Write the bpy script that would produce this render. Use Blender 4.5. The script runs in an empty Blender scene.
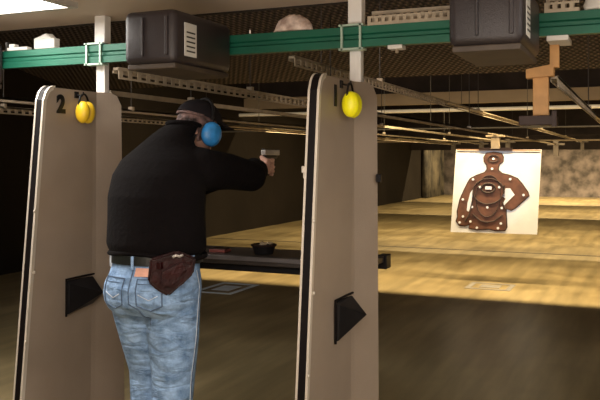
import bpy, bmesh, math, random
from mathutils import Vector, Matrix
from mathutils.geometry import tessellate_polygon
random.seed(7)
col = bpy.context.scene.collection
sc = bpy.context.scene
V = Vector

# ------------------------------------------------------------------ materials
def new_mat(name, base=(.5,.5,.5), rough=.5, metal=0, noise=0.0, nscale=8, bump=0.0, bscale=60, c2=None, detail=5, coords='Object'):
    m = bpy.data.materials.new(name); m.use_nodes = True
    nt = m.node_tree; b = nt.nodes['Principled BSDF']
    b.inputs['Base Color'].default_value = (*base, 1)
    b.inputs['Roughness'].default_value = rough
    b.inputs['Metallic'].default_value = metal
    tc = nt.nodes.new('ShaderNodeTexCoord')
    if noise > 0 or c2:
        n = nt.nodes.new('ShaderNodeTexNoise'); n.inputs['Scale'].default_value = nscale; n.inputs['Detail'].default_value = detail
        nt.links.new(tc.outputs[coords], n.inputs['Vector'])
        r = nt.nodes.new('ShaderNodeValToRGB')
        if c2 is None: c2 = tuple(max(0, c*(1-noise)) for c in base)
        r.color_ramp.elements[0].position = .35; r.color_ramp.elements[1].position = .65
        r.color_ramp.elements[0].color = (*c2, 1); r.color_ramp.elements[1].color = (*base, 1)
        nt.links.new(n.outputs['Fac'], r.inputs['Fac']); nt.links.new(r.outputs['Color'], b.inputs['Base Color'])
    if bump > 0:
        n2 = nt.nodes.new('ShaderNodeTexNoise'); n2.inputs['Scale'].default_value = bscale; n2.inputs['Detail'].default_value = 4
        nt.links.new(tc.outputs[coords], n2.inputs['Vector'])
        bp = nt.nodes.new('ShaderNodeBump'); bp.inputs['Strength'].default_value = bump; bp.inputs['Distance'].default_value = .02
        nt.links.new(n2.outputs['Fac'], bp.inputs['Height']); nt.links.new(bp.outputs['Normal'], b.inputs['Normal'])
    return m
def emit_mat(name, c, s):
    m = new_mat(name, c, .5); b = m.node_tree.nodes['Principled BSDF']
    b.inputs['Emission Color'].default_value = (*c, 1); b.inputs['Emission Strength'].default_value = s
    return m
M = {}
M['panel'] = new_mat('panel_paint', (.365,.292,.228), .45, .15, noise=.12, nscale=3, bump=.08, bscale=150)
M['lip'] = new_mat('panel_lip_metal', (.62,.56,.48), .4, .3)
M['rubber'] = new_mat('black_rubber', (.005,.003,.003), .5, noise=.3)
M['black'] = new_mat('black_plastic', (.012,.011,.012), .38, noise=.2, nscale=20)
M['case'] = new_mat('case_black', (.028,.021,.023), .42, noise=.35, nscale=5, bump=.15, bscale=220)
M['caseunder'] = new_mat('case_underside', (.07,.05,.034), .6, noise=.3)
M['green'] = new_mat('green_enamel', (.009,.135,.080), .42, .2, noise=.3, nscale=3)
M['post'] = new_mat('post_paint', (.88,.86,.83), .4, 0, noise=.08)
M['bracket'] = new_mat('green_bracket', (.45,.60,.50), .4, .3, noise=.1)
M['white'] = new_mat('white_card', (.72,.70,.66), .6, noise=.1)
M['yellow'] = new_mat('yellow_plastic', (.95,.90,.008), .35, noise=.06)
M['amber'] = new_mat('amber_yellow_plastic', (.80,.52,.02), .35, noise=.06)
M['blue'] = new_mat('blue_plastic', (.035,.26,.66), .35, noise=.35, nscale=25)
M['wood'] = new_mat('pine_wood', (.62,.33,.12), .6, noise=.3, nscale=9)
M['dsteel'] = new_mat('dark_steel', (.03,.014,.009), .5, .4, noise=.3)
M['rail'] = new_mat('galvanised_rail', (.36,.285,.20), .45, .2, noise=.25, nscale=12)
M['railb'] = new_mat('bright_rail', (.46,.385,.285), .5, .1, noise=.25, nscale=12)
M['rod'] = new_mat('dark_rod', (.05,.045,.04), .5, .4, noise=.2)
M['rod2'] = new_mat('weathered_steel', (.11,.09,.075), .6, .2, noise=.3)
M['shelf'] = new_mat('shelf_laminate', (.045,.035,.03), .35, noise=.3)
M['shelfedge'] = new_mat('shelf_edge_metal', (.22,.20,.20), .3, .6, noise=.2)
M['sweater'] = new_mat('black_knit', (.003,.0018,.0022), .97, noise=.3, nscale=30, bump=.3, bscale=45)
M['sweater'].node_tree.nodes['Principled BSDF'].inputs['Specular IOR Level'].default_value = .15
M['skin'] = new_mat('skin', (.66,.38,.29), .5, noise=.15, nscale=20)
M['eye'] = new_mat('eye_dark', (.03,.02,.015), .3, noise=.2)
M['lips'] = new_mat('lips', (.40,.15,.12), .5, noise=.2)
M['cap'] = new_mat('cap_cloth', (.012,.010,.012), .95, noise=.3)
M['cap'].node_tree.nodes['Principled BSDF'].inputs['Specular IOR Level'].default_value = .15
M['hair'] = new_mat('greying_hair', (.20,.12,.11), .8, c2=(.006,.004,.004), nscale=24, bump=.4, bscale=80)
M['belt'] = new_mat('belt_leather', (.010,.012,.010), .4, noise=.3)
M['holster'] = new_mat('maroon_leather', (.026,.0035,.004), .35, noise=.5, nscale=16, bump=.3, bscale=40)
M['gun'] = new_mat('gunmetal', (.05,.045,.042), .3, .7, noise=.2)
M['slide'] = new_mat('steel_slide', (.60,.56,.52), .35, .5, noise=.2)
M['patch'] = new_mat('tan_leather_patch', (.72,.38,.28), .6, noise=.25, nscale=30)
M['boot'] = new_mat('boot_leather', (.03,.02,.015), .5, noise=.3)
M['sole'] = new_mat('boot_sole', (.015,.013,.012), .8, noise=.3)
M['paper'] = new_mat('target_paper', (.80,.82,.92), .7, noise=.07, nscale=5)
M['print'] = new_mat('target_brown_ink', (.155,.062,.038), .7, c2=(.085,.034,.024), nscale=9)
M['printdark'] = new_mat('target_dark_ink', (.030,.014,.012), .7, noise=.3, nscale=14)
M['printlite'] = new_mat('target_pale_ink', (.36,.22,.16), .7, noise=.2, nscale=14)
M['tape'] = new_mat('floor_tape', (.20,.185,.17), .6, noise=.25, nscale=14)
M['brass'] = new_mat('brass', (.75,.62,.42), .35, .5, noise=.2)
M['cardboard'] = new_mat('red_card', (.20,.05,.04), .6, noise=.25)
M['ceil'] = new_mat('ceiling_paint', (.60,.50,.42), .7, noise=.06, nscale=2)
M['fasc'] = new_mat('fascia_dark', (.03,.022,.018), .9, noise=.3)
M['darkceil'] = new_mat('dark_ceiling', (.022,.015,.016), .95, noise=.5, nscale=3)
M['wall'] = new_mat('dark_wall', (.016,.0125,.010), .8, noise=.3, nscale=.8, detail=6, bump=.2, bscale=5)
M['wall'].node_tree.nodes['Principled BSDF'].inputs['Specular IOR Level'].default_value = .08
M['holster'].node_tree.nodes['Principled BSDF'].inputs['Specular IOR Level'].default_value = .22
for k_ in ('rubber','black'): M[k_].node_tree.nodes['Principled BSDF'].inputs['Specular IOR Level'].default_value = .15
M['trap'] = new_mat('rubber_trap', (.15,.122,.115), .9, c2=(.035,.029,.027), nscale=2.6, detail=9, bump=.5, bscale=4)
M['curtain'] = new_mat('mottled_curtain', (.13,.11,.08), .9, c2=(.02,.018,.016), nscale=1.8, detail=8)
M['tan'] = new_mat('tan_baffle', (.30,.235,.165), .8, c2=(.20,.155,.11), nscale=.9)
M['dome'] = new_mat('pale_wrapping', (.80,.66,.58), .7, c2=(.40,.29,.24), nscale=22, detail=3, bump=.5, bscale=40)
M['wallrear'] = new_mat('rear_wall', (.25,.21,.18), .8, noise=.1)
M['diff'] = emit_mat('light_diffuser', (1,.97,.92), 2.5)
M['tube'] = emit_mat('lamp_tube', (1,.80,.50), 6)
M['frame'] = new_mat('light_frame', (.45,.42,.38), .5, noise=.1)

def jeans_mat():
    m = new_mat('worn_denim', (.27,.40,.56), .85); nt = m.node_tree; b = nt.nodes['Principled BSDF']
    tc = nt.nodes.new('ShaderNodeTexCoord')
    n = nt.nodes.new('ShaderNodeTexNoise'); n.inputs['Scale'].default_value = 14; n.inputs['Detail'].default_value = 8; n.inputs['Roughness'].default_value = .65
    nt.links.new(tc.outputs['Object'], n.inputs['Vector'])
    r = nt.nodes.new('ShaderNodeValToRGB'); e = r.color_ramp.elements
    e[0].position = .32; e[0].color = (.075,.15,.28,1); e[1].position = .68; e[1].color = (.31,.475,.73,1)
    nt.links.new(n.outputs['Fac'], r.inputs['Fac']); nt.links.new(r.outputs['Color'], b.inputs['Base Color'])
    mp = nt.nodes.new('ShaderNodeMapping'); mp.inputs['Rotation'].default_value = (.5,.4,0); mp.inputs['Scale'].default_value = (1.2,1.2,3.2)
    nt.links.new(tc.outputs['Object'], mp.inputs['Vector'])
    n2 = nt.nodes.new('ShaderNodeTexNoise'); n2.inputs['Scale'].default_value = 6; n2.inputs['Detail'].default_value = 3; n2.inputs['Distortion'].default_value = .8
    nt.links.new(mp.outputs['Vector'], n2.inputs['Vector'])
    bp = nt.nodes.new('ShaderNodeBump'); bp.inputs['Strength'].default_value = .6; bp.inputs['Distance'].default_value = .05
    nt.links.new(n2.outputs['Fac'], bp.inputs['Height']); nt.links.new(bp.outputs['Normal'], b.inputs['Normal'])
    return m
M['jeans'] = jeans_mat()
M['seam'] = new_mat('denim_seam', (.10,.16,.26), .85, noise=.3, nscale=60)
M['stitch_highlight'] = new_mat('pale_stitch_and_highlight', (.55,.62,.70), .85, noise=.2, nscale=60)

def floor_mat():
    m = new_mat('concrete_floor', (.3,.22,.13), .42); nt = m.node_tree; b = nt.nodes['Principled BSDF']
    tc = nt.nodes.new('ShaderNodeTexCoord')
    n = nt.nodes.new('ShaderNodeTexNoise'); n.inputs['Scale'].default_value = 1.1; n.inputs['Detail'].default_value = 9; n.inputs['Distortion'].default_value = .6
    nt.links.new(tc.outputs['Object'], n.inputs['Vector'])
    r = nt.nodes.new('ShaderNodeValToRGB'); e = r.color_ramp.elements
    e[0].position = .3; e[0].color = (.165,.125,.062,1); e[1].position = .75; e[1].color = (.30,.24,.132,1)
    nt.links.new(n.outputs['Fac'], r.inputs['Fac'])
    # long faint scuffs running down the range
    mp = nt.nodes.new('ShaderNodeMapping'); mp.inputs['Rotation'].default_value = (0,0,.5); mp.inputs['Scale'].default_value = (5,.5,1)
    nt.links.new(tc.outputs['Object'], mp.inputs['Vector'])
    n2 = nt.nodes.new('ShaderNodeTexNoise'); n2.inputs['Scale'].default_value = 1.5; n2.inputs['Detail'].default_value = 6
    nt.links.new(mp.outputs['Vector'], n2.inputs['Vector'])
    r2 = nt.nodes.new('ShaderNodeValToRGB'); e = r2.color_ramp.elements
    e[0].position = .35; e[0].color = (.70,.70,.68,1); e[1].position = .68; e[1].color = (1.15,1.13,1.1,1)
    nt.links.new(n2.outputs['Fac'], r2.inputs['Fac'])
    mx = nt.nodes.new('ShaderNodeMix'); mx.data_type = 'RGBA'; mx.blend_type = 'MULTIPLY'; mx.inputs['Factor'].default_value = 1
    nt.links.new(r.outputs['Color'], mx.inputs['A']); nt.links.new(r2.outputs['Color'], mx.inputs['B'])
    nt.links.new(mx.outputs['Result'], b.inputs['Base Color'])
    mr = nt.nodes.new('ShaderNodeMapRange'); mr.inputs['To Min'].default_value = .32; mr.inputs['To Max'].default_value = .55
    nt.links.new(n.outputs['Fac'], mr.inputs['Value']); nt.links.new(mr.outputs['Result'], b.inputs['Roughness'])
    return m
M['floor'] = floor_mat()

def foam_mat():
    # waffled acoustic foam: a grid of bumps with dark valleys
    m = new_mat('waffle_foam', (.2,.14,.1), .9); nt = m.node_tree; b = nt.nodes['Principled BSDF']
    tc = nt.nodes.new('ShaderNodeTexCoord')
    sep = nt.nodes.new('ShaderNodeSeparateXYZ'); nt.links.new(tc.outputs['Object'], sep.inputs['Vector'])
    def sine(sock, k):
        a = nt.nodes.new('ShaderNodeMath'); a.operation = 'MULTIPLY'; a.inputs[1].default_value = k; nt.links.new(sock, a.inputs[0])
        s = nt.nodes.new('ShaderNodeMath'); s.operation = 'SINE'; nt.links.new(a.outputs[0], s.inputs[0]); return s.outputs[0]
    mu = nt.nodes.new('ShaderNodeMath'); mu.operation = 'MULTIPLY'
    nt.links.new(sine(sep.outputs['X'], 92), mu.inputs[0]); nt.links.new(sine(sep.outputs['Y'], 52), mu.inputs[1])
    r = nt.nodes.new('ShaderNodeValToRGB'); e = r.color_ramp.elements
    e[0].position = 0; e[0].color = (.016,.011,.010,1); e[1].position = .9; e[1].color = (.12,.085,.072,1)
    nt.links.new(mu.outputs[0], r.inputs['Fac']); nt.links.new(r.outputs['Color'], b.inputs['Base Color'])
    bp = nt.nodes.new('ShaderNodeBump'); bp.inputs['Strength'].default_value = .6; bp.inputs['Distance'].default_value = .03
    nt.links.new(mu.outputs[0], bp.inputs['Height']); nt.links.new(bp.outputs['Normal'], b.inputs['Normal'])
    return m
M['foam'] = foam_mat()

# ------------------------------------------------------------------ helpers
def tag(o, label=None, cat=None, group=None, kind=None):
    if label: o['label'] = label
    if cat: o['category'] = cat
    if group: o['group'] = group
    if kind: o['kind'] = kind
    return o
def thing(name, label, cat, loc=(0,0,0), group=None):
    o = bpy.data.objects.new(name, None); col.objects.link(o); o.location = loc; o.empty_display_size = .1
    return tag(o, label, cat, group)
def origin_of(p):
    v = V((0,0,0))
    while p is not None: v += V(p.location); p = p.parent
    return v
def link_mesh(name, me, m, parent=None, smooth=False):
    o = bpy.data.objects.new(name, me); col.objects.link(o)
    if m and not me.materials: me.materials.append(m)
    if parent is not None: o.parent = parent
    for p in me.polygons: p.use_smooth = smooth
    return o
class MB:
    """collects shapes given in world coordinates; build() makes ONE mesh object"""
    def __init__(s): s.bm = bmesh.new()
    def box(s, x0,x1,y0,y1,z0,z1, bevel=0, rot=None):
        r = bmesh.ops.create_cube(s.bm, size=1)
        vs = r['verts']; c = V(((x0+x1)/2,(y0+y1)/2,(z0+z1)/2)); sz = V((x1-x0,y1-y0,z1-z0))
        for v in vs:
            p = V((v.co.x*sz.x, v.co.y*sz.y, v.co.z*sz.z))
            v.co = (rot @ p if rot else p) + c
        if bevel:
            es = list({e for v in vs for e in v.link_edges})
            bmesh.ops.bevel(s.bm, geom=es, offset=bevel, segments=3, affect='EDGES', profile=.5)
        return s
    def cyl(s, p1, p2, r1, r2=None, n=16):
        r2 = r1 if r2 is None else r2
        p1, p2 = V(p1), V(p2); d = p2-p1
        mt = Matrix.Translation((p1+p2)/2) @ d.to_track_quat('Z','Y').to_matrix().to_4x4()
        bmesh.ops.create_cone(s.bm, cap_ends=True, segments=n, radius1=r1, radius2=r2, depth=d.length, matrix=mt)
        return s
    def ball(s, c, r, rot=None, n=16):
        if not hasattr(r, '__len__'): r = (r,r,r)
        mt = Matrix.Translation(c) @ (rot.to_4x4() if rot else Matrix.Identity(4)) @ Matrix.Diagonal((*r,1))
        bmesh.ops.create_uvsphere(s.bm, u_segments=n, v_segments=max(8,n*2//3), radius=1, matrix=mt)
        return s
    def cap(s, p1, p2, r1, r2=None, n=14):
        r2 = r1 if r2 is None else r2
        s.cyl(p1,p2,r1,r2,n); s.ball(p1,r1,n=n); s.ball(p2,r2,n=n); return s
    def chain(s, pts, rs, n=12):
        for i in range(len(pts)-1): s.cyl(pts[i],pts[i+1],rs[i],rs[i+1],n)
        for p,r in zip(pts,rs): s.ball(p,r,n=n)
        return s
    def loft(s, rings, n=32, power=2.0):
        """rings: (cx,cy,cz,rx,ry) stacked bottom to top"""
        rows = []
        for cx,cy,cz,rx,ry in rings:
            row = []
            for i in range(n):
                a = 2*math.pi*i/n; ca, sa = math.cos(a), math.sin(a)
                px = math.copysign(abs(ca)**(2/power), ca); py = math.copysign(abs(sa)**(2/power), sa)
                row.append(s.bm.verts.new((cx+rx*px, cy+ry*py, cz)))
            rows.append(row)
        for a, b in zip(rows, rows[1:]):
            for i in range(n): s.bm.faces.new((a[i], a[(i+1)%n], b[(i+1)%n], b[i]))
        s.bm.faces.new(list(reversed(rows[0]))); s.bm.faces.new(rows[-1])
        return s
    def tube(s, pts, r, n=8, closed=False):
        pts = [V(p) for p in pts]; rings = []
        N = len(pts)
        for i,p in enumerate(pts):
            a = pts[i-1] if (i>0 or closed) else p; b = pts[(i+1)%N] if (i<N-1 or closed) else p
            q = (b-a).to_track_quat('Z','Y')
            rings.append([s.bm.verts.new(p + q @ V((r*math.cos(2*math.pi*k/n), r*math.sin(2*math.pi*k/n), 0))) for k in range(n)])
        rng = range(N if closed else N-1)
        for i in rng:
            a, b = rings[i], rings[(i+1)%N]
            for k in range(n): s.bm.faces.new((a[k],a[(k+1)%n],b[(k+1)%n],b[k]))
        if not closed: s.bm.faces.new(list(reversed(rings[0]))); s.bm.faces.new(rings[-1])
        return s
    def hull(s, pts):
        vs = [s.bm.verts.new(p) for p in pts]
        r = bmesh.ops.convex_hull(s.bm, input=vs); return s
    def poly(s, pts, thick):
        """flat outline with the thickness vector given"""
        t = V(thick)
        a = [s.bm.verts.new(V(p)) for p in pts]; b = [s.bm.verts.new(V(p)+t) for p in pts]
        n = len(pts)
        s.bm.faces.new(a); s.bm.faces.new(list(reversed(b)))
        for i in range(n): s.bm.faces.new((a[i], b[i], b[(i+1)%n], a[(i+1)%n]))
        return s
    def build(s, name, m, parent=None, smooth=False, remesh=0, smooth_it=0, autosmooth=None):
        bmesh.ops.recalc_face_normals(s.bm, faces=s.bm.faces)
        o = origin_of(parent)
        for v in s.bm.verts: v.co -= o
        me = bpy.data.meshes.new(name); s.bm.to_mesh(me); s.bm.free()
        if remesh:
            tmp = bpy.data.objects.new('tmp', me); col.objects.link(tmp)
            md = tmp.modifiers.new('r','REMESH'); md.mode = 'VOXEL'; md.voxel_size = remesh
            if smooth_it:
                ms = tmp.modifiers.new('s','SMOOTH'); ms.factor = .5; ms.iterations = smooth_it
            dg = bpy.context.evaluated_depsgraph_get(); dg.update()
            me2 = bpy.data.meshes.new_from_object(tmp.evaluated_get(dg))
            bpy.data.objects.remove(tmp); bpy.data.meshes.remove(me); me = me2; me.name = name; me.materials.clear(); smooth = True
        ob = link_mesh(name, me, m, parent, smooth)
        if autosmooth: me.set_sharp_from_angle(angle=math.radians(autosmooth))
        return ob
def B(name, m, parent, *a, bevel=0): return MB().box(*a, bevel=bevel).build(name, m, parent)
def children(o): return [c for c in bpy.data.objects if c.parent == o]
def copy_tree(o, parent=None):
    c = o.copy(); col.objects.link(c); c.parent = parent
    for ch in children(o): copy_tree(ch, c)
    return c
def struct(o): o['kind'] = 'structure'; return o

# ------------------------------------------------------------------ camera
EYE = 1.52
th = math.radians(23.55)
cam = bpy.data.cameras.new('camera'); co = bpy.data.objects.new('camera', cam); col.objects.link(co); sc.camera = co
co.location = (0,0,EYE); co.rotation_euler = (math.radians(90), 0, th)
cam.sensor_width = 36; cam.lens = 36*780/600; cam.shift_y = -42/600; cam.clip_start = .05

# ------------------------------------------------------------------ setting
XL, XR, YB, YF = -7.6, 8.0, -2.2, 32.0
struct(B('floor', M['floor'], None, XL-.2, XR+.2, YB-.2, YF+1, -.2, 0))
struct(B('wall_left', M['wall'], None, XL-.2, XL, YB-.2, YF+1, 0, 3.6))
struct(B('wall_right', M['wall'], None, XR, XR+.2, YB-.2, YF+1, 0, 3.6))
struct(B('wall_rear', M['wallrear'], None, XL, XR, YB-.2, YB, 0, 2.33))
mb = MB(); mb.box(XL, XR, YF+.6, YF+.8, 0, 3.6)
mb.hull([(x,y,z) for x in (XL,XR) for (y,z) in ((YF,0),(YF+.7,0),(YF+.55,1.95),(YF+.7,1.95))])
struct(mb.build('wall_back', M['trap'], None))
struct(B('ceiling', M['ceil'], None, XL, XR, YB-.2, 3.8, 2.33, 2.42))
struct(B('trim_1', M['fasc'], None, XL, XR, 3.8, 3.84, 2.325, 3.6))
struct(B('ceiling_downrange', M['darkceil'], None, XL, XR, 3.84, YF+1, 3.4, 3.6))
for n_,y_ in ((7,12.9),(8,20.4)): struct(B('trim_%d'%n_, M['rod'], None, XL, XR, y_-.03, y_+.03, 0.0, .003))
# baffles hung from the dark ceiling
def sloped(name, m, y0, z0, y1, z1, t):
    mb = MB(); mb.hull([(x,y,z+dz) for x in (XL,XR) for (y,z) in ((y0,z0),(y1,z1)) for dz in (0,t)])
    return tag(mb.build(name, m, None), kind='structure')
sloped('trim_2', M['foam'], 4.6, 3.36, 9.13, 2.50, .04)
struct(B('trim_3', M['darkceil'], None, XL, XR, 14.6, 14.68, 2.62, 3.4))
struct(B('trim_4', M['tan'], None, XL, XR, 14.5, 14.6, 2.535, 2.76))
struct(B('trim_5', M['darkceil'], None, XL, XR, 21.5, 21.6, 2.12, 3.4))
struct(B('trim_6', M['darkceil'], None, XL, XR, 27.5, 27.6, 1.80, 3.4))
# mottled curtain where the left wall meets the bullet trap
mb = MB()
for i in range(14):
    mb.cyl((XL+.12+.03*math.sin(i), 29.0+i*.2, 0.02), (XL+.12+.03*math.sin(i), 29.0+i*.2, 2.4), .12, n=10)
tag(mb.build('hanging_curtain', M['curtain'], None, smooth=True), 'mottled grey and olive curtain hanging in far left corner of range', 'curtain')

# ------------------------------------------------------------------ partitions
P_H = 1.89
Y0 = 3.13
LANE = 1.534
def panel_x(dy):
    if dy < .42: return .02*dy/.42
    return .02 + .073*min(1.0,(dy-.42)/.14)
def ynear(z): return .045-.105*(P_H-z)
def yfar(z): return .56 + .018*(P_H-z)
def make_panel_bm(mb, s0, s1, T=.05, xoff=0, top=True, grow=0):
    S = sorted(set([s0,s1] + [s0+(s1-s0)*k/24 for k in range(25)]))
    R = .07; L = .56
    def ztop(s):
        d = s*L; dn = (1-s)*L; dz = 0
        if d < R: dz = R-math.sqrt(max(0,R*R-(R-d)**2))
        if dn < R: dz = max(dz, R-math.sqrt(max(0,R*R-(R-dn)**2)))
        return P_H-dz
    rows = []
    nz = 12
    for s in S:
        zt = ztop(s); c = []
        for k in range(nz+1):
            z = zt*k/nz
            y = ynear(z)+(yfar(z)-ynear(z))*s
            cr = (ynear(z)*.25 + .42)     # the bend drifts towards the shooter lower down
            L2 = yfar(z)
            x = .02*(y-ynear(z))/(cr-ynear(z)) if y < cr else .02+.073*(y-cr)/(L2-cr)
            c.append((mb.bm.verts.new((PX+x+xoff, Y0+y-grow*(s==0), z)), mb.bm.verts.new((PX+x+xoff-T, Y0+y-grow*(s==0), z))))
        rows.append(c)
    for a,b in zip(rows, rows[1:]):
        for k in range(nz):
            mb.bm.faces.new((a[k][0],b[k][0],b[k+1][0],a[k+1][0]))
            mb.bm.faces.new((a[k][1],a[k+1][1],b[k+1][1],b[k][1]))
        mb.bm.faces.new((a[nz][0],b[nz][0],b[nz][1],a[nz][1]))
        mb.bm.faces.new((a[0][0],a[0][1],b[0][1],b[0][0]))
    for c,f in ((rows[0],1),(rows[-1],-1)):
        for k in range(nz):
            q = (c[k][0],c[k+1][0],c[k+1][1],c[k][1])
            mb.bm.faces.new(q if f==1 else tuple(reversed(q)))
    return mb
def text_mesh(txt, size, name, m, parent, loc, rot, ext=.002, bold=.006):
    cu = bpy.data.curves.new('t','FONT'); cu.body = txt; cu.size = size; cu.extrude = ext; cu.offset = bold; cu.align_x = 'CENTER'
    t = bpy.data.objects.new('t', cu); col.objects.link(t)
    dg = bpy.context.evaluated_depsgraph_get(); dg.update()
    me = bpy.data.meshes.new_from_object(t.evaluated_get(dg)); bpy.data.objects.remove(t)
    me.transform(Matrix.Translation(V(loc)-origin_of(parent)) @ rot.to_4x4()); me.name = name; me.materials.clear()
    return link_mesh(name, me, m, parent)
RX = Matrix(((0,0,1),(1,0,0),(0,1,0)))   # text x -> +Y, text y -> +Z, normal -> +X
def make_partition(px, digit, label):
    global PX; PX = px
    t = thing('stall_partition', label, 'partition', (px, Y0, 0), 'lane partitions along the firing line')
    make_panel_bm(MB(), 0, 1).build('panel', M['panel'], t)
    # black gasket between two pale lips on the shooter's edge
    def strip(xa, xb, g0, g1, name, m):
        mb = MB(); prof = []
        for k in range(15):
            z = (P_H-.07)*k/14; prof.append((ynear(z), z))
        for k in range(1,7):
            a = math.pi/2*k/6; prof.append((ynear(P_H)+.07-.07*math.cos(a), P_H-.07+.07*math.sin(a)))
        vs = []
        for i,(y,z) in enumerate(prof):
            up = max(0,(i-14)/6)
            ny, nz = -math.cos(up*math.pi/2), math.sin(up*math.pi/2)
            vs.append([mb.bm.verts.new((px+x, Y0+y+ny*g, z+nz*g)) for x,g in ((xa,g0),(xb,g0),(xb,g1),(xa,g1))])
        for a,b in zip(vs,vs[1:]):
            for k in range(4): mb.bm.faces.new((a[k],a[(k+1)%4],b[(k+1)%4],b[k]))
        mb.bm.faces.new(vs[0]); mb.bm.faces.new(list(reversed(vs[-1])))
        return mb.build(name, m, t)
    strip(-.042,-.008,-.01,.010,'edge_gasket',M['rubber'])
    strip(-.052,-.042,-.006,.012,'edge_channel',M['lip'])
    strip(-.008,.003,-.012,.010,'edge_channel',M['lip'])
    text_mesh(digit, .128, 'lane_number', M['black'], t, (px+.0125, Y0+(.20 if digit=='1' else .148), 1.762), RX)
    # hook for the ear defenders
    hk = MB(); hk.tube([(px+.012,Y0+.27,1.865),(px+.05,Y0+.27,1.855),(px+.06,Y0+.27,1.865),(px+.06,Y0+.27,1.878)], .004)
    hk.box(px+.01,px+.018,Y0+.255,Y0+.285,1.845,1.88)
    hk.build('hook', M['black'], t)
    # pointed black pocket bolted to the face
    f = px+.016
    pk = MB(); pk.hull([(f-.002,Y0+.185,.865),(f-.002,Y0+.185,.682),(f,Y0+.40,.865),(f+.006,Y0+.40,.71),(f+.078,Y0+.40,.775),(f+.02,Y0+.19,.85),(f+.016,Y0+.19,.69)])
    po = pk.build('pocket', M['black'], t)
    MB().tube([(f+.004,Y0+.18,.675),(f+.004,Y0+.18,.873),(f+.004,Y0+.41,.873)], .006, 6).build('pocket_rim', M['rubber'], po)
    for (y,z) in ((.06,.94),(.04,.60),(.03,1.25)):
        yy = Y0 + y - .13*(P_H-z)*.85
        MB().ball((px+.006, yy, z), (.005,.009,.009)).build('bolt', M['lip'], t)
    MB().box(px+.095,px+.12,Y0+.535,Y0+.56,1.40,1.44,bevel=.004).build('latch', M['black'], t)
    if digit == '1': MB().box(px-.068,px-.052,Y0-.01,Y0+.018,1.455,1.485,bevel=.004).box(px-.062,px-.052,Y0-.005,Y0+.012,1.43,1.46,bevel=.003).build('clip', M['lip'], t)
    return t
P1 = make_partition(-1.286, '1', 'beige upright lane partition marked 1, black wedge pocket fully visible')
P2 = make_partition(-1.286-LANE, '2', 'beige upright lane partition marked 2 behind the shooter in jeans')

# ------------------------------------------------------------------ hanging yellow ear defenders
def ear_defenders(px, label, mcup, y):
    t = thing('ear_defenders', label, 'ear defenders', (px+.055, y, 1.78), 'yellow ear defenders on partition hooks')
    x = px+.062; z = 1.775
    for i,dy in enumerate((-.024, .024)):
        c = (x+ (.0 if i else .004), y+dy+.006, z-.008)
        MB().loft([]) if False else None
        cup = MB(); cup.ball(c, (.042,.033,.060), n=24); cup.build('cup', mcup, t, smooth=True)
    MB().ball((x, y+.003, z-.008), (.036,.014,.050), n=20).build('cushion', M['black'], t, smooth=True)
    pts = [(x, y-.040+.0, z-.01)]
    for k in range(13):
        a = math.pi*k/12
        pts.append((x-.006, y+.003-.040*math.cos(a), z+.028+.064*math.sin(a)))
    pts.append((x, y+.046, z-.01))
    MB().tube(pts, .0055, 8).build('headband', M['black'], t, smooth=True)
    return t
ear_defenders(-1.286, 'bright yellow ear defenders hanging on partition marked 1', M['yellow'], Y0+.27)
ear_defenders(-1.286-LANE, 'amber yellow ear defenders hanging on partition marked 2', M['amber'], Y0+.275)

# ------------------------------------------------------------------ posts and green beam
YP = 3.635
def post(px, label):
    t = thing('support_post', label, 'post', (px, YP, 1.885), 'pale posts above the partitions')
    MB().box(px-.036,px+.036,YP-.03,YP+.03,2.165,2.33,bevel=.006).build('upper_tube', M['post'], t)
    MB().box(px-.030,px+.030,YP-.022,YP+.022,1.888,2.165,bevel=.006).box(px+.003,px+.0045,YP-.0235,YP-.02,1.9,2.16).build('lower_tube', M['post'], t)
    w = .048
    br = MB()
    br.box(px-w-.014,px+w+.014,YP-.088,YP-.031,2.158,2.167).box(px-w-.014,px+w+.014,YP-.088,YP-.031,2.042,2.052)
    br.box(px-w-.004,px-w+.006,YP-.088,YP-.076,2.042,2.167).box(px+w-.006,px+w+.004,YP-.088,YP-.076,2.042,2.167)
    br.build('clamp_bracket', M['bracket'], t)
    return t
post(-1.28, 'pale square post rising from top of partition marked 1')
post(-1.28-LANE, 'pale square post rising from top of partition marked 2')
gb = thing('green_beam', 'long green steel channel beam running across above the lanes', 'beam', (0,YP,2.06))
mb = MB()
prof = [(-.074,2.055),(-.033,2.055),(-.033,2.155),(-.074,2.155),(-.074,2.120),(-.062,2.113),(-.062,2.098),(-.074,2.090)]
x0,x1 = -3.95, 1.6
a = [mb.bm.verts.new((x0,YP+y,z)) for y,z in prof]; b = [mb.bm.verts.new((x1,YP+y,z)) for y,z in prof]
mb.bm.faces.new(a); mb.bm.faces.new(list(reversed(b)))
for i in range(8): mb.bm.faces.new((a[i],b[i],b[(i+1)%8],a[(i+1)%8]))
mb.build('channel', M['green'], gb)
# small pieces standing on the beam
t = thing('junction_box', 'white square box on the green beam left of the post', 'box', (-3.2,YP,2.155))
MB().box(-3.25,-3.10,3.56,3.61,2.157,2.215,bevel=.004).build('housing', M['white'], t)
MB().hull([(-3.25,3.56,2.215),(-3.12,3.56,2.215),(-3.25,3.61,2.215),(-3.12,3.61,2.215),(-3.17,3.57,2.245),(-3.15,3.605,2.245)]).build('lid', M['white'], t)
t = thing('cable_joint', 'low pale cable joint on far left end of the green beam', 'fitting', (-3.6,YP,2.155))
MB().box(-3.455,-3.30,3.56,3.60,2.157,2.176,bevel=.003).build('plate', M['white'], t)
MB().box(-3.44,-3.40,3.56,3.60,2.176,2.196,bevel=.003).build('nut', M['white'], t)
MB().box(-3.47,-3.455,3.56,3.60,2.157,2.21,bevel=.003).build('end_cap', M['rod'], t)
mb = MB(); mb.ball((-1.60,3.585,2.155), (.105,.045,.085), n=24)
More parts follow.
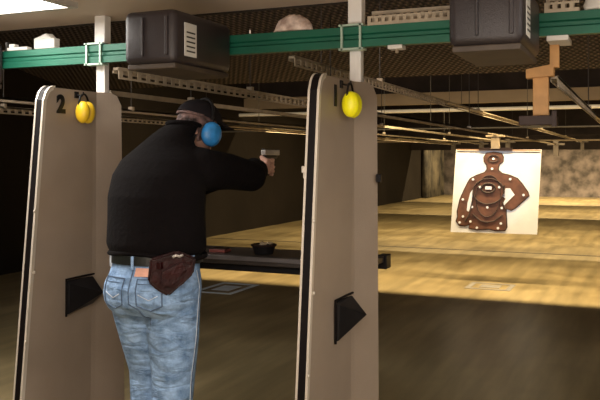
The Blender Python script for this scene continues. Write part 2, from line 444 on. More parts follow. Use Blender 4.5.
for v in mb.bm.verts:
    v.co += V((random.uniform(-1,1),random.uniform(-1,1),random.uniform(-1,1)))*.004
    v.co.z = max(v.co.z, 2.157)
tag(mb.build('wrapped_bundle', M['dome'], None, smooth=True), 'pale crumpled domed bundle sitting on the green beam between the posts', 'bundle')
mb = MB(); mb.ball((-.135,3.585,2.155), (.09,.045,.13), n=20)
for v in mb.bm.verts:
    v.co += V((random.uniform(-1,1),random.uniform(-1,1),random.uniform(-1,1)))*.005
    v.co.z = max(v.co.z, 2.157)
tag(mb.build('white_sack', M['white'], None, smooth=True), 'white bag resting on right end of the green beam', 'bag')

def perforated(mb, x0, x1, y, z0, z1, pitch=.05, holes=True, t=.003):
    """upright flange with a row of real square holes, running along X"""
    n = int((x1-x0)/pitch); h = z1-z0
    mb.box(x0,x1,y,y+t,z0,z0+h*.25).box(x0,x1,y,y+t,z1-h*.25,z1)
    for i in range(n): mb.box(x0+i*pitch, x0+i*pitch+pitch*.5, y, y+t, z0+h*.25, z1-h*.25)
def cable_tray(x0, x1, label):
    t = thing('perforated_tray', label, 'cable tray', (x0,YP-.04,2.157), 'perforated trays behind the green beam')
    mb = MB(); perforated(mb, x0, x1, YP-.072, 2.162, 2.20, .035); mb.build('front_flange', M['railb'], t)
    mb = MB(); perforated(mb, x0, x1, YP-.005, 2.162, 2.235, .035); mb.box(x0,x1,YP-.072,YP-.002,2.1555,2.162); mb.build('rear_flange', M['railb'], t)
cable_tray(-1.20,-.62,'perforated metal tray behind green beam beside the right post')
cable_tray(-.385,-.24,'perforated metal tray behind green beam at right edge')
def beam_clip(x, label):
    t = thing('beam_clip', label, 'clip', (x,YP-.02,2.05))
    MB().box(x-.035,x+.035,YP-.085,YP-.02,2.036,2.0545,bevel=.002).build('plate', M['white'], t)
    MB().cyl((x,YP-.05,2.02),(x,YP-.05,2.04),.008).build('nut', M['rail'], t)
beam_clip(-1.06,'small white plate under the green beam right of the post')

# ------------------------------------------------------------------ black carrier housings
def housing(xc, label):
    t = thing('carrier_housing', label, 'housing', (xc,3.3,1.94), 'black target carrier housings over the lanes')
    hw = .143
    MB().box(xc-hw,xc+hw,3.02,3.56,1.955,2.205,bevel=.034).build('body', M['case'], t, autosmooth=30)
    MB().box(xc-hw+.012,xc+hw-.012,3.04,3.55,1.932,1.958,bevel=.006).build('base_plate', M['caseunder'], t)
    for dx,w in ((-.030,.006),(.100,.008)):
        MB().box(xc+dx-w,xc+dx+w,3.010,3.03,1.99,2.17,bevel=.004).build('ridge', M['case'], t)
    MB().box(xc+hw-.001,xc+hw+.003,3.10,3.205,1.995,2.15).build('sticker', M['white'], t)
    st = children(t)[-1]
    mb = MB()
    for k in range(5): mb.box(xc+hw+.002,xc+hw+.0045,3.115,3.19,2.015+k*.022,2.022+k*.022)
    mb.build('printed_lines', M['rod'], st)
    MB().box(xc-.03,xc+.03,3.55,3.5605,2.06,2.15,bevel=.003).build('beam_hanger', M['dsteel'], t)
    return t
housing(-.545,'black carrier housing over the lane right of partition marked 1')
housing(-.545-LANE,'black carrier housing above the shooter between the two partitions')
housing(-.545-2*LANE,'black carrier housing at far left edge left of partition marked 2')

# ------------------------------------------------------------------ target tracks running down the range
def track(x, z, y0, y1, label, perf=False, w=.018, m=None, hang=None, group='target tracks running down the range', end=True):
    t = thing('target_track', label, 'track', (x,y0,z), group)
    m = m or (M['railb'] if perf else M['rail'])
    mb = MB()
    mb.box(x-w,x+w,y0,y1,z-.006,z+.006).box(x-w,x-w+.004,y0,y1,z-.02,z+.006)
    if perf:
        yy = y0
        while yy < min(y1, y0+3.4):
            mb.box(x+w-.004,x+w,yy,yy+.03,z-.040,z-.004); yy += .075
        mb.box(x+w-.004,x+w,y0,y1,z-.006,z+.008).box(x+w-.004,x+w,y0,y1,z-.048,z-.038)
    else:
        mb.box(x+w-.004,x+w,y0,y1,z-.02,z+.006)
    mb.build('rail', m, t)
    for y in (hang or []):
        zc = 3.4 if y > 9.2 else (3.36+ (2.50-3.36)*(y-4.6)/4.53 if y > 4.6 else 2.33)
        if y <= 3.8: zc = 2.33
        MB().cyl((x,y,z),(x,y,zc),.004,n=8).build('hanger_rod', M['rod'], t)
        MB().box(x-.02,x+.02,y-.015,y+.015,z-.006,z+.03,bevel=.004).build('clamp', m, t)
    if end:
        MB().box(x-.17,x+.17,y1-.05,y1+.05,z-.03,z+.01).box(x-.05,x+.05,y1-.06,y1+.06,z-.26,z+.06).build('end_stop', M['rod2'], t)
    return t
track(-1.66,2.045,3.70,26,'wide perforated track passing behind the post over partition marked 1',perf=True,hang=(5.2,8.8,15.0,20))
track(-2.262,1.940,3.02,5.9,'perforated track starting under the black housing above the shooter',perf=True,hang=(4.4,5.6),end=False)
track(-2.82,1.905,3.70,18.6,'thin track running above the blue ear defender',hang=(4.6,8.9,12.5),m=M['railb'])
track(-3.60,1.885,3.62,19.5,'thin lower track right of partition marked 1',hang=(5.0,8.5,11.5,15.5),m=M['railb'])
track(-4.40,1.90,3.7,20,'track beyond partition marked 2 at left edge',perf=True,hang=(4.5,7.5,13))
track(-.37,1.90,3.85,22,'bright track at upper right beside the wooden bracket',perf=True,hang=(6.5,11))
track(.30,1.905,3.95,22,'track at far right edge under the green beam',perf=True,hang=(6.5,11))
track(-1.60,1.817,4.0,17,'long track carrying the paper silhouette target',hang=(4.1,8.0,12.5),m=M['rail'])
# cross pipes
def pipe(y, z, label, r=.02, x0=XL, x1=XR, m='railb'):
    t = thing('cross_pipe', label, 'pipe', (0,y,z), 'pipes across the range below the baffles')
    MB().cyl((x0,y,z),(x1,y,z),r,n=10).build('pipe', M[m], t, smooth=False)
    for x in (-6,-3,0,3,6): MB().cyl((x,y,z),(x,y,3.4),.005,n=8).build('hanger_rod', M['rod'], t)
pipe(14.3,2.405,'bright pipe across the range just under the tan baffle',.034,m='post')
pipe(12.0,1.978,'thin brown pipe across the range behind the tracks',.014,m='rod')
pipe(20.5,1.965,'farthest brown pipe across the range',.022,m='rail')

# ------------------------------------------------------------------ wooden hanging bracket
t = thing('wooden_bracket', 'pale wooden bracket hanging from green beam beside right black housing', 'bracket', (-.41,3.72,2.05))
R0 = 3.72
def wx(px, d): return d*(-.3995+.9167*(px-300)/780)
MB().box(-.450,-.382,R0-.02,R0+.02,1.712,1.905,bevel=.003).build('upright', M['wood'], t)
MB().hull([(x,y,z) for y in (R0-.04,R0+.03) for (x,z) in ((-.478,1.885),(-.358,1.892),(-.478,1.925),(-.43,1.925),(-.358,1.945))]).build('block', M['wood'], t)
MB().box(-.375,-.335,R0-.03,R0+.01,1.93,2.05,bevel=.002).build('riser', M['wood'], t)
MB().box(-.375,-.285,R0-.16,R0+.03,2.032,2.0545,bevel=.002).build('top_plate', M['white'], t)
MB().box(-.505,-.35,R0-.08,R0+.10,1.668,1.712,bevel=.003).box(-.36,-.34,R0-.09,R0-.07,1.66,1.73).build('steel_plate', M['dsteel'], t)

# ------------------------------------------------------------------ shelf between the partitions
t = thing('firing_shelf', 'dark shelf between the two partitions in front of the shooter', 'shelf', (-2.05,3.85,.95))
MB().box(-2.76,-1.335,3.66,3.705,.955,.995,bevel=.004).box(-2.76,-1.255,3.72,4.08,.962,.995,bevel=.004).build('shelf_board', M['shelf'], t)
MB().box(-2.76,-1.335,3.648,3.66,.978,1.000,bevel=.002).build('front_edge', M['shelfedge'], t)
MB().box(-2.76,-1.335,3.70,3.73,.915,.955).box(-1.29,-1.24,4.0,4.085,.925,1.0,bevel=.005).build('support_rail', M['black'], t)
# round tray with pale rounds on the shelf
tx,ty = -1.885,3.83
t = thing('cartridge_tray', 'round dark tray holding pale cartridges on the shelf', 'tray', (tx,ty,.995))
MB().cyl((tx,ty,.996),(tx,ty,1.045),.050,.066,24).build('bowl', M['black'], t)
MB().tube([(tx+.066*math.cos(a),ty+.066*math.sin(a),1.045) for a in [2*math.pi*k/24 for k in range(24)]],.006,6,closed=True).build('rim', M['dsteel'], t)
mb = MB()
for k in range(16):
    a = random.uniform(0,6.28); r = random.uniform(0,.042); z = 1.049+random.uniform(0,.006)
    b_ = random.uniform(0,6.28); c = V((tx+r*math.cos(a),ty+r*math.sin(a),z)); d = V((math.cos(b_),math.sin(b_),.1))*.012
    mb.cyl(c-d,c+d,.0055,.005,8)
mb.build('cartridges', M['brass'], t)['kind'] = 'stuff'
t = thing('cartridge_box', 'flat reddish cartridge box lying on the shelf beside the shooter', 'box', (-2.15,3.82,.995))
MB().box(-2.20,-2.10,3.78,3.85,.996,1.012,bevel=.002).build('carton', M['cardboard'], t)
MB().box(-2.195,-2.105,3.785,3.845,1.012,1.018,bevel=.001).build('lid', M['dsteel'], t)

# ------------------------------------------------------------------ paper target
TY = 9.62
def tpt(px, py, y=TY):
    k = (px-300)/780; d = y/(.9167+.3995*k); return V((d*(-.3995+.9167*k), y, EYE-(py-158)/780*d))
TL,TR,BL,BR = tpt(456,149.5),tpt(541.5,149.5),tpt(450.5,232),tpt(537,234.5)
t = thing('paper_target', 'white paper target with a brown human silhouette hanging down the range', 'target', tuple((TL+TR)/2))
MB().poly([TL,TR,BR,BL],(0,.01,0)).build('paper', M['paper'], t)
def uv(u, v, off):   # zoom coordinates of the print
    a = (u-42)/346; b = (v-35)/341
    top = TL.lerp(TR,a); bot = BL.lerp(BR,a); p = top.lerp(bot,b); p.y -= off; return p
sil = [(200,43),(168,48),(158,66),(160,86),(171,98),(174,115),(165,127),(135,138),(108,152),(98,170),(85,200),(70,240),(62,290),(65,312),(60,330),(75,350),(100,352),(118,345),(115,360),(150,367),(185,364),(200,362),(225,368),(264,366),(272,350),(268,310),(264,276),(283,284),(300,274),(352,222),(346,205),(322,172),(302,150),(270,137),(240,130),(224,118),(226,98),(241,85),(242,65),(232,49)]
def shape(pts, off, name, m, parent, th=.0015):
    mb = MB(); P = [uv(u,v,off) for u,v in pts]; n = len(P)
    fr = [mb.bm.verts.new(p) for p in P]; bk = [mb.bm.verts.new(p+V((0,th,0))) for p in P]
    for tri in tessellate_polygon([[V((u,-v,0)) for u,v in pts]]):
        mb.bm.faces.new([fr[i] for i in tri]); mb.bm.faces.new([bk[i] for i in reversed(tri)])
    for i in range(n): mb.bm.faces.new((fr[i],fr[(i+1)%n],bk[(i+1)%n],bk[i]))
    return mb.build(name, m, parent)
def shrink(pts, k):
    out = []; n = len(pts)
    for i,(x,y) in enumerate(pts):
        x0_,y0_ = pts[i-1]; x1_,y1_ = pts[(i+1)%n]
        tx_,ty_ = x1_-x0_, y1_-y0_; l = math.hypot(tx_,ty_) or 1
        out.append((x+ty_/l*-k, y+tx_/l*k) )
    return out
so = shape(sil, .004, 'silhouette_outline', M['printdark'], t)
area = sum(sil[i-1][0]*sil[i][1]-sil[i][0]*sil[i-1][1] for i in range(len(sil)))
sf = shape(shrink(sil, 4 if area>0 else -4), .007, 'silhouette_print', M['print'], t)
gl = [(128,192),(114,212),(105,255),(104,285),(112,290),(122,270),(127,240)]
gr = [(256,192),(274,192),(293,218),(270,243),(254,262),(250,250),(258,235),(246,225)]
shape(gl, .010, 'arm_gap', M['paper'], t); shape(gr, .010, 'arm_gap', M['paper'], t)
def ring(cx,cy,rx,ry,name,m,r=.006):
    MB().tube([uv(cx+rx*math.cos(a),cy+ry*math.sin(a),.010) for a in [2*math.pi*k/36 for k in range(36)]], r, 6, closed=True).build(name, m, t)
ring(187,205,62,52,'score_ring',M['printdark'],.007); ring(186,192,28,19,'score_ring',M['printdark'],.010); ring(188,225,50,85,'score_ring',M['printdark'],.005)
ring(200,72,22,14,'score_ring',M['printdark'],.006)
MB().tube([uv(u,v,.010) for u,v in ((130,300),(160,325),(190,332),(220,325),(250,300))],.007,6).build('waist_line', M['printdark'], t)
MB().tube([uv(u,v,.010) for u,v in ((126,190),(124,250),(116,300),(100,330))],.009,6).build('arm_line', M['printdark'], t)
MB().tube([uv(u,v,.010) for u,v in ((250,180),(252,215),(246,250),(262,280))],.009,6).build('arm_line', M['printdark'], t)
shape([(174,185),(200,185),(200,198),(174,198)], .013, 'centre_mark', M['paper'], t)
for u,v in ((200,73),(197,113),(122,157),(272,155),(152,188),(230,188),(85,240),(125,270),(187,271),(245,272),(328,218),(78,335),(122,330),(245,335),(252,215),(90,310),(150,355),(235,355)):
    c = uv(u,v,.011); MB().cyl(c, c+V((0,-.004,0)), .015, n=10).build('score_mark', M['paper'], t)
MB().poly([uv(u,v,.008) for u,v in ((45,33),(386,36),(386,42),(45,39))],(0,.001,0)).build('top_tape', M['printlite'], t)
# hanger that clips the target to its track
t = thing('target_carrier', 'small wooden clip carrier holding up the silhouette target', 'carrier', (-1.64,TY,1.7))
cx = tpt(495.5,150).x
MB().box(cx-.05,cx+.05,TY-.03,TY+.03,1.63,1.776,bevel=.004).build('arm', M['rail'], t)
MB().box(cx-.11,cx+.11,TY-.035,TY+.035,1.772,1.797,bevel=.004).build('carriage', M['rail'], t)
MB().box(cx-.20,cx+.20,TY-.015,TY+.012,1.615,1.645).build('clip_bar', M['dsteel'], t)

# ------------------------------------------------------------------ taped squares on the floor
def floor_square(cx_, cy_, w, d, label):
    t = thing('floor_marking', label, 'floor marking', (cx_,cy_,0), 'rectangles marked on the floor')
    e = .06; mb = MB()
    mb.box(cx_-w,cx_+w,cy_-d,cy_-d+e,0.0005,.004).box(cx_-w,cx_+w,cy_+d-e,cy_+d,0.0005,.004)
    mb.box(cx_-w,cx_-w+e,cy_-d+e,cy_+d-e,0.0005,.004).box(cx_+w-e,cx_+w,cy_-d+e,cy_+d-e,0.0005,.004)
    mb.build('outline', M['tape'], t)
    MB().box(cx_-w*.45,cx_+w*.45,cy_-d*.45,cy_+d*.45,0.0005,.004).build('centre_patch', M['tape'], t)
floor_square(-1.62,9.35,.26,.24,'pale grey patch on lit floor below the silhouette target')
M['tape'] = new_mat('bright_floor_tape', (.70,.82,.95), .6, noise=.15)
floor_square(-4.42,8.0,.25,.36,'pale taped rectangle on dark floor behind the shelf')

# ------------------------------------------------------------------ lights
def area(name, loc, sx, sy, power, color, rot=(0,0,0)):
    l = bpy.data.lights.new(name,'AREA'); l.shape = 'RECTANGLE'; l.size = sx; l.size_y = sy; l.energy = power; l.color = color
    o = bpy.data.objects.new(name, l); col.objects.link(o); o.location = loc; o.rotation_euler = rot; return o
def ceiling_light(x0,x1,y0,y1,label,power,color=(1,.93,.84)):
    t = thing('ceiling_light', label, 'ceiling light', ((x0+x1)/2,(y0+y1)/2,2.33), 'white panel lights over the shooters')
    mb = MB(); f=.035
    mb.box(x0-f,x1+f,y0-f,y0,2.30,2.33).box(x0-f,x1+f,y1,y1+f,2.30,2.33).box(x0-f,x0,y0,y1,2.30,2.33).box(x1,x1+f,y0,y1,2.30,2.33)
    mb.build('frame', M['frame'], t)
    MB().box(x0,x1,y0,y1,2.312,2.33).build('diffuser', M['diff'], t)
    area('panel_lamp', ((x0+x1)/2,(y0+y1)/2,2.305), x1-x0, y1-y0, power, color)
ceiling_light(-4.8,-2.72,2.50,3.23,'white panel light in the beige ceiling at top left corner',20)
ceiling_light(.7,2.1,2.3,2.9,'white panel light over the lane on the right',18)
ceiling_light(-1.9,.1,.2,.9,'added unseen white panel light behind the firing line',22)  # added out of view to brighten the posts and housing fronts
def strip_light(y, z, power, label, color=(1,.76,.40), x0=-5.6, x1=7.2):
    t = thing('strip_light', label, 'strip light', ((x0+x1)/2,y,z), 'strip lights behind the baffles')
    xm = (x0+x1)/2
    MB().box(x0,x1,y-.05,y+.05,z+.02,z+.07,bevel=.004).build('housing', M['frame'], t)
    MB().cyl((x0,y,z+.012),(x1,y,z+.012),.012,n=8).build('tube', M['tube'], t)
    for x in (x0+1,xm,x1-1): MB().cyl((x,y,z+.06),(x,y,3.4),.006,n=6).build('hanger_rod', M['rod'], t)
    area('strip_lamp', (xm,y,z-.01), x1-x0, .04, power, color)
strip_light(9.22,2.88,420,'long warm strip light hidden behind the waffled baffle')
strip_light(15.2,3.2,370,'long warm strip light hidden behind the tan baffle')
strip_light(22.2,3.2,420,'long warm strip light behind the middle dark baffle')
strip_light(28.6,3.2,760,'long warm strip light nearest the bullet trap')
area('bounce_fill', (.2,-.6,1.0), 5, 2.0, 85, (1,.88,.76), (math.radians(172),0,0))  # unseen upward lamp added to lift the beige ceiling
sp = bpy.data.lights.new('target_fill_spot','SPOT'); sp.energy = 120; sp.spot_size = math.radians(11); sp.spot_blend = .6; sp.shadow_soft_size = .06; sp.color = (.78,.88,1)  # spot added without a fixture, brightens the paper target
so_ = bpy.data.objects.new('target_fill_spot', sp); col.objects.link(so_); so_.location = (-1.0,3.95,2.28)
so_.rotation_euler = (V((-1.62,9.62,1.2))-V((-1.0,3.95,2.28))).to_track_quat('-Z','Y').to_euler()
# soft light bouncing up onto the waffled baffle and onto the tan baffle
strip = area('beam_wash', (-1.0,4.4,2.30), 9, .1, 16, (1,.78,.62), (math.radians(115),0,0))
area('baffle_wash', (-1.0,10.2,2.75), 12, .1, 26, (1,.80,.55), (math.radians(78),0,0))

w = bpy.data.worlds.new('world'); sc.world = w; w.use_nodes = True
w.node_tree.nodes['Background'].inputs[0].default_value = (.9,.75,.6,1); w.node_tree.nodes['Background'].inputs[1].default_value = .02

# ------------------------------------------------------------------ the shooter
O = V((-2.10,3.12,0))
man = thing('person', 'person in black sweater and faded jeans aiming a handgun down the range', 'person', O)
def L(x,y,z): return O+V((x,y,z))
def rings(rs): return [(O.x+a,O.y+b,c,d,e) for a,b,c,d,e in rs]
HC = (.062,.290,1.672)            # head centre
tilt = Matrix.Rotation(math.radians(-26),3,'Z') @ Matrix.Rotation(math.radians(-16),3,'X')
def H(x,y,z): return L(*HC)+tilt@V((x,y,z))
WR, WL = (.178,.745,1.468), (.100,.725,1.448)   # wrists
ER, EL = (.265,.46,1.435), (-.07,.50,1.40)
SR, SL = (.205,.14,1.475), (-.185,.15,1.480)
G = L(.165,.845,1.484)          # middle of the pistol grip
mb = MB()
# torso, pelvis, legs under the clothes
mb.loft(rings([(0,-.01,.86,.17,.13),(0,0,1.0,.19,.145),(0,0,1.2,.20,.14),(0,.02,1.38,.20,.14),(0,.06,1.5,.17,.10),(.01,.11,1.57,.09,.08)]))
mb.cap(L(.01,.12,1.52),L(.04,.21,1.65),.068,.060)
for s in (-1,1): mb.chain([L(s*.10,-.01,.88),L(s*.094,.08 if s<0 else 0,.50),L(s*.10,.08 if s<0 else -.03,.10)],[.085,.058,.042],16)
for S_,E_,W_ in ((SR,ER,WR),(SL,EL,WL)): mb.chain([L(*S_),L(*E_),L(*W_)],[.060,.046,.030],14)
# head
mb.ball(H(0,-.012,.025),(.074,.098,.092),tilt,28); mb.ball(H(0,.025,-.045),(.058,.066,.075),tilt,20); mb.ball(H(0,.062,-.088),(.030,.026,.022),tilt)
mb.hull([H(-.010,.085,.018),H(.010,.085,.018),H(-.017,.088,-.028),H(.017,.088,-.028),H(0,.118,-.024),H(0,.08,-.034)])
mb.cap(H(-.018,.082,-.052),H(.018,.082,-.052),.008)
for s in (-1,1):
    mb.ball(H(s*.076,-.005,-.005),(.010,.018,.030),tilt); mb.ball(H(s*.030,.080,.036),(.022,.010,.006),tilt); mb.ball(H(s*.030,.077,.018),.013)
# right hand: palm behind the grip, fingers round the front; left hand wraps over them
def hand(sd, g, off):
    palm = g+V((sd*.026,-.040,-.012))
    wr = L(*(WR if sd>0 else WL))
    mb.ball(palm,(.020,.036,.044),n=18); mb.cap(wr, palm+V((0,-.01,-.01)), .028,.024)
    lens = (.96,1.06,1.0,.82)
    for k in range(4):
        z = .023-.0218*k; q = lens[k]; o = off
        pts = [g+V((sd*(.030+o),-.026,z)), g+V((sd*(.034+o),.012,z+.001)), g+V((sd*(.024+o)*.6,.034*q+o,z-.002)), g+V((-sd*(.016+o*.6)*q,.030*q+o,z-.004)), g+V((-sd*(.026+o)*q,.010,z-.006))]
        mb.chain(pts, [.0100,.0096,.0088,.0082,.0074], 10)
    tb = g+V((sd*.014,-.040,.024))
    mb.chain([tb, g+V((-sd*.020,-.024,.040 if sd>0 else .034)), g+V((-sd*.027,.006,.043 if sd>0 else .034)), g+V((-sd*.027,.034,.044 if sd>0 else .036))],[.014,.0115,.0105,.009],10)
hand(1, G, 0.0); hand(-1, G+V((-.002,.004,-.012)), .013)
body = mb.build('body', None, man, remesh=.0042, smooth_it=2)
me = body.data
for k in ('skin','eye','lips'): me.materials.append(M[k])
for p in me.polygons:
    c = p.center + O
    for s in (-1,1):
        if (c-H(s*.030,.088,.018)).length < .010: p.material_index = 1
    q = c-H(0,.090,-.052)
    if abs(q.x)<.022 and abs(q.z)<.007 and q.y>-.01: p.material_index = 2
# sweater
mb = MB()
mb.loft(rings([(.005,.005,1.072,.225,.175),(.002,.0,1.085,.242,.190),(0,-.005,1.12,.250,.195),(0,-.005,1.22,.246,.188),(0,-.005,1.34,.248,.180),(0,.015,1.44,.242,.160),(0,.04,1.51,.215,.135),(.0,.08,1.575,.150,.110),(.01,.110,1.625,.108,.098),(.025,.150,1.665,.092,.086),(.036,.178,1.684,.084,.080)]),40)
for S_,E_,W_,sd in ((SR,ER,WR,1),(SL,EL,WL,-1)):
    s_,e_,w_ = L(*S_),L(*E_),L(*W_)
    mb.chain([s_+V((-sd*.03,-.03,-.01)),s_.lerp(e_,.45)+V((0,0,-.005)),e_+V((0,0,-.010)),e_.lerp(w_,.5)+V((0,0,-.002)),w_+V((0,-.085,0)),w_+V((0,-.060,0))],[.105,.090,.078,.066,.055,.048],18)
    mb.ball(s_+V((-sd*.05,-.02,0)),(.10,.10,.10))
sw = mb.build('sweater', M['sweater'], man, remesh=.008, smooth_it=7)
MB().tube([L(.036+.080*math.cos(a),.178+.077*math.sin(a),1.684-.01*math.sin(a)) for a in [2*math.pi*k/28 for k in range(28)]],.011,8,closed=True).build('collar', M['sweater'], sw, smooth=True)
# hem ripples
MB().tube([L(.003+(.236+.005*math.sin(7*a))*math.cos(a),(.187+.005*math.sin(5*a))*math.sin(a),1.080+.006*math.sin(3*a)-.02*max(0,math.cos(a-.2))) for a in [2*math.pi*k/60 for k in range(60)]],.011,8,closed=True).build('hem', M['sweater'], sw, smooth=True)
# jeans
mb = MB()
mb.loft(rings([(.0,-.02,.80,.205,.15),(0,-.03,.86,.232,.192),(0,-.028,.93,.236,.200),(0,-.012,1.0,.218,.182),(0,0,1.060,.213,.172)]),36)
mb.ball(L(-.09,-.095,.90),(.125,.115,.125)); mb.ball(L(.10,-.085,.90),(.125,.12,.125))
for s in (-1,1):
    k = .07 if s < 0 else -.01
    mb.chain([L(s*.100,-.02,.86),L(s*.096,k*.5,.68),L(s*.092,k+.01,.50),L(s*.095,k*1.3-.01,.30),L(s*.10,k*1.5-.03,.08)],[.130,.120,.102,.092,.082],22)
# creases below the seat and along the thighs
for (p,q,r) in (((-.17,-.10,.78),(-.04,-.13,.81),.022),((.02,-.14,.80),(.19,-.10,.84),.020),((.03,-.13,.72),(.20,-.07,.79),.016),((.05,-.115,.62),(.19,-.06,.70),.013),((.06,-.09,.48),(.19,-.05,.55),.012)):
    mb.cap(L(*p)*.5+L(*q)*.5+(L(*p)-L(*q))*.35+V((0,.018,0)),L(*p)*.5+L(*q)*.5-(L(*p)-L(*q))*.35+V((0,.012,0)),r)
je = mb.build('jeans', M['jeans'], man, remesh=.008, smooth_it=5)
# helper: push path points onto the denim surface from outside
def on_jeans(pts, lift=.002, n=8):
    out = []
    P = []
    for a_,b_ in zip(pts,pts[1:]):
        for k in range(n): P.append(V(a_).lerp(V(b_),k/n))
    P.append(V(pts[-1]))
    for p in P:
        axis = V((0 if p.z>.86 else math.copysign(.11,p.x),-.01,p.z)); d = (axis-p).normalized()
        hit, loc, nor, _ = je.ray_cast(p - d*.3, d)
        if hit: out.append(O+loc+nor*lift)
    return out
bpy.context.view_layer.update()
def stitched(pts, name, m, r=.003, parent=None):
    q = on_jeans(pts)
    if len(q) > 2: MB().tube(q, r, 6).build(name, m, parent or je, smooth=True)
stitched([(.0,-.3,1.04),(.0,-.3,.84),(0,-.25,.76)],'seat_seam',M['seam'],.0035)
stitched([(.30,.02,1.0),(.32,.02,.7),(.3,.0,.4),(.3,-.02,.12)],'side_seam',M['seam'],.0035)
stitched([(.30,.0,1.0),(.32,.0,.7),(.3,-.02,.4),(.3,-.04,.12)],'side_stitching',M['stitch_highlight'],.002)
for s in (-1,1):
    cxp = s*.105
    outline = [(cxp-.062,-.3,.975),(cxp+.062,-.3,.975),(cxp+.058,-.3,.86),(cxp,-.3,.835),(cxp-.058,-.3,.86),(cxp-.062,-.3,.975)]
    def proj(pts, lift, n=6):
        out=[]
        for a_,b_ in zip(pts,pts[1:]):
            for k in range(n):
                p = V(a_).lerp(V(b_),k/n); hit,loc,nor,_ = je.ray_cast(p, V((-s*.10,1,0)).normalized())
                if hit: out.append(O+loc+nor*lift)
        return out
    q = proj(outline,.002); MB().tube(q,.0035,6,closed=True).build('back_pocket', M['seam'], je, smooth=True)
    q = proj([(cxp-.055,-.3,.955),(cxp+.055,-.3,.955)],.002); MB().tube(q,.002,6).build('pocket_stitching', M['seam'], je, smooth=True)
    q = proj([(cxp-.05,-.3,.91),(cxp,-.3,.885),(cxp+.05,-.3,.91)],.002); MB().tube(q,.002,6).build('pocket_stitching', M['stitch_highlight'], je, smooth=True)
# leather patch at the back of the waist
mb = MB(); 
vs=[]
for i in range(6):
    row=[]
    for z in (.985,1.022):
        x=.015+i*.014; hit,loc,nor,_ = je.ray_cast(V((x,-.5,z)),V((0,1,0)))
        row.append(O+loc+nor*.004)
    vs.append([mb.bm.verts.new(p) for p in row]+[mb.bm.verts.new(p+V((0,.006,0))) for p in row])
for a_,b_ in zip(vs,vs[1:]):
    for (i,j) in ((0,1),(1,3),(3,2),(2,0)): mb.bm.faces.new((a_[i],a_[j],b_[j],b_[i]))
mb.build('waist_patch', M['patch'], je)
# belt
mb = MB(); n = 64; rr=[]
for k in range(n):
    a_ = 2*math.pi*k/n; ca,sa = math.cos(a_),math.sin(a_)
    rr.append([mb.bm.verts.new(L(rx*ca,-.004+ry*sa,z)) for rx,ry,z in ((.229,.192,1.034),(.227,.190,1.074),(.210,.172,1.074),(.210,.172,1.034))])
for k in range(n):
    a_,b_=rr[k],rr[(k+1)%n]
    for i in range(4): mb.bm.faces.new((a_[i],a_[(i+1)%4],b_[(i+1)%4],b_[i]))
bl = mb.build('belt', M['belt'], man, smooth=False)
for a_ in (-2.35,-1.57,-.9,-.2,.9,2.2,3.3):
    c = L(.228*math.cos(a_),-.004+.190*math.sin(a_),1.045)
    MB().box(c.x-.007,c.x+.007,c.y-.005,c.y+.005,1.015,1.075,bevel=.002,rot=Matrix.Rotation(a_+math.pi/2,3,'Z')).build('belt_loop', M['stitch_highlight'] if a_<-2.3 else M['jeans'], je)  # left rear loop is paler, a highlight put into its colour
# boots
for s in (-1,1):
    fx, fy = O.x+s*.102, O.y+(.095 if s<0 else -.02)
    bt = MB().loft([(fx,fy-.02,.09,.052,.06),(fx,fy-.02,.16,.05,.058)],20)
    bt.ball((fx,fy-.02,.07),(.045,.062,.065)).ball((fx+s*.005,fy+.10,.045),(.048,.11,.042)).box(fx-.04,fx+.04,fy-.075,fy+.16,.02,.05)
    b_ = bt.build('boot', M['boot'], man, remesh=.008, smooth_it=4)
    MB().loft([(fx+s*.003,fy+.055,0.0,.046,.145),(fx+s*.003,fy+.055,.022,.048,.148)],24,2.6).build('boot_sole', M['sole'], b_)
# hair and cap
mb = MB(); mb.ball(H(0,-.020,.012),(.083,.112,.100),tilt,28); hh = H(0,0,0)
mb.ball(H(0,-.075,-.060),(.060,.045,.055),tilt)
for i in range(60):
    a_ = random.uniform(math.pi*1.08,math.pi*1.92); z = random.uniform(-.085,.02)
    p = H(.080*math.cos(a_),-.02+.106*math.sin(a_),z); mb.cap(p,p+V((random.uniform(-.01,.01),-.008,-.028)),.008,.005,8)
bmesh.ops.bisect_plane(mb.bm, geom=mb.bm.verts[:]+mb.bm.edges[:]+mb.bm.faces[:], plane_co=H(0,.035,.02), plane_no=tilt@V((0,1,.25)), clear_outer=True)
mb.build('hair', M['hair'], man, smooth=True)
mb = MB(); mb.ball(H(0,-.014,.044),(.100,.124,.096),tilt,32)
bmesh.ops.bisect_plane(mb.bm, geom=mb.bm.verts[:]+mb.bm.edges[:]+mb.bm.faces[:], plane_co=H(0,0,.040), plane_no=tilt@V((0,-.10,-1)), clear_outer=True)
cp = mb.build('cap', M['cap'], man, smooth=True)
bv = MB(); top=[]; bot=[]
pts=[]
for k in range(17):
    a_ = math.pi*k/16; pts.append((.084*math.cos(a_), .075+.115*math.sin(a_)**.8, .050-.014*(math.cos(a_)**2)))
inner=[(.084*math.cos(math.pi*k/16), .06+.045*math.sin(math.pi*k/16), .052) for k in range(17)]
tp=[bv.bm.verts.new(H(*p)) for p in pts]; ti=[bv.bm.verts.new(H(*p)) for p in inner]
bp_=[bv.bm.verts.new(H(p[0],p[1],p[2]-.005)) for p in pts]; bi=[bv.bm.verts.new(H(p[0],p[1],p[2]-.005)) for p in inner]
for k in range(16):
    bv.bm.faces.new((tp[k],tp[k+1],ti[k+1],ti[k])); bv.bm.faces.new((bp_[k],bi[k],bi[k+1],bp_[k+1]))
    bv.bm.faces.new((tp[k],bp_[k],bp_[k+1],tp[k+1])); bv.bm.faces.new((ti[k],ti[k+1],bi[k+1],bi[k]))
bv.build('brim', M['cap'], cp, smooth=False)
MB().ball(H(0,-.014,.140),(.008,.008,.005)).build('cap_button', M['cap'], cp, smooth=True)
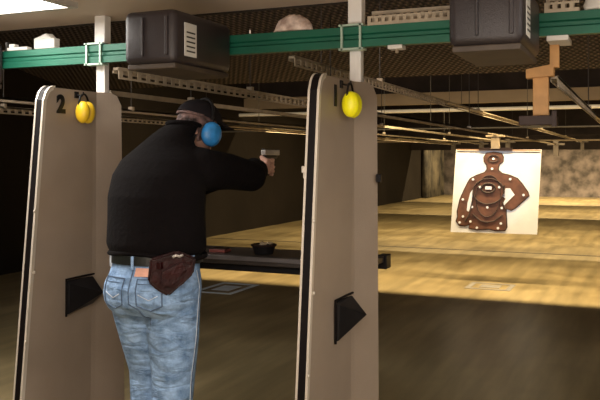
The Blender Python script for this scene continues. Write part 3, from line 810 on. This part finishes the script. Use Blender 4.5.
MB().tube([H(.096*math.cos(a_),-.014+.120*math.sin(a_),.044) for a_ in [math.pi*(1.1+.8*k/16) for k in range(17)]],.007,8).build('back_strap', M['hair'], cp, smooth=True)

# ear defenders worn over the cap
t = thing('worn_ear_defenders', 'blue ear defenders worn over the dark cap of the shooter', 'ear defenders', H(0,0,0))
for s in (-1,1):
    c = H(s*.110,.006,-.034)
    cu = MB().ball(c,(.034,.056,.062),tilt,28).build('cup', M['blue'], t, smooth=True)
    MB().ball(H(s*.092,.006,-.034),(.020,.050,.056),tilt,20).build('cushion', M['black'], t, smooth=True)
    MB().tube([H(s*.116,.0,.02),H(s*.132,.004,-.02)],.007,8).build('yoke', M['black'], t, smooth=True)
MB().tube([H(.114*math.cos(a_),-.012,.035+.116*math.sin(a_)) for a_ in [math.pi*k/20 for k in range(21)]],.008,8).build('headband', M['black'], t, smooth=True)

# holster on the right rear hip
hx,hy = .180,-.152
t = thing('holster', 'maroon leather holster on the belt at the right rear hip', 'holster', L(hx,hy,1.0))
rz = Matrix.Rotation(math.radians(38),3,'Z')
def K(x,y,z):  # holster frame: x along the hip, y outward (negative), z up
    return L(hx,hy,1.0)+rz@V((x,y,z))
mb = MB()
out = [(-.085,.055),(.02,.085),(.095,.055),(.085,-.01),(.045,-.045),(-.015,-.095),(-.060,-.068),(-.095,-.035)]
out = [(x*1.12,z*1.12+.012) for x,z in out]
mb.poly([K(x,-.032,z) for x,z in out],rz@V((0,.040,0)))
es=[e for e in mb.bm.edges]
bmesh.ops.bevel(mb.bm, geom=es, offset=.009, segments=3, affect='EDGES')
hb = mb.build('pouch', M['holster'], t, smooth=True, autosmooth=40)
MB().hull([K(x,y,z) for y in (-.050,-.03) for x,z in ((-.045,.02),(.045,.06),(.055,.03),(.0,-.055),(-.05,-.035))]).build('moulding', M['holster'], hb)
MB().tube([K(x*.9,-.0335,z*.88) for x,z in out],.002,6,closed=True).build('stitching', M['printdark'], hb)
MB().box(*[v for v in (K(-.03,0,.05).x-.012,K(-.03,0,.05).x+.012,K(-.03,-.0,.05).y-.05,K(-.03,0,.05).y+.0,1.03,1.06)],bevel=.003).build('belt_slot', M['holster'], t)
MB().tube([K(.000,-.047,.082),K(.016,-.049,.090),K(.030,-.047,.084),K(.046,-.044,.091)],.006,8).build('snap_strap', M['slide'], t, smooth=True)

# the handgun
gt = thing('handgun', 'steel and black handgun held in both hands of the shooter', 'handgun', G)
aim = Matrix.Rotation(math.radians(-2),3,'Z')
def Q(x,y,z): return G+aim@V((x,y,z))
def gbox(x0,x1,y0,y1,z0,z1,bev,name,m,par=gt):
    c = Q((x0+x1)/2,(y0+y1)/2,(z0+z1)/2)
    return MB().box(c.x-(x1-x0)/2,c.x+(x1-x0)/2,c.y-(y1-y0)/2,c.y+(y1-y0)/2,c.z-(z1-z0)/2,c.z+(z1-z0)/2,bevel=bev,rot=None).build(name,m,par)
sl = gbox(-.014,.014,-.045,.145,.052,.082,.004,'slide',M['slide'])
gbox(-.003,.003,.132,.138,.082,.088,.001,'front_sight',M['gun'],sl); gbox(-.008,.008,-.040,-.032,.082,.089,.001,'rear_sight',M['gun'],sl)
gbox(-.012,.012,-.030,.120,.034,.052,.003,'frame',M['gun'])
MB().hull([Q(x,y,z) for x in (-.013,.013) for y,z in ((-.020,.040),(.026,.040),(-.036,-.062),(.010,-.066))]).build('grip', M['gun'], gt)
MB().tube([Q(0,.026,.036),Q(0,.034,.012),Q(0,.058,.010),Q(0,.068,.022),Q(0,.068,.036)],.0035,6).build('trigger_guard', M['gun'], gt)
MB().cyl(Q(0,.143,.066),Q(0,.149,.066),.007).build('muzzle', M['gun'], gt)

# ------------------------------------------------------------------ view
sc.view_settings.view_transform = 'Standard'
sc.view_settings.look = 'None'
sc.view_settings.exposure = 1.35
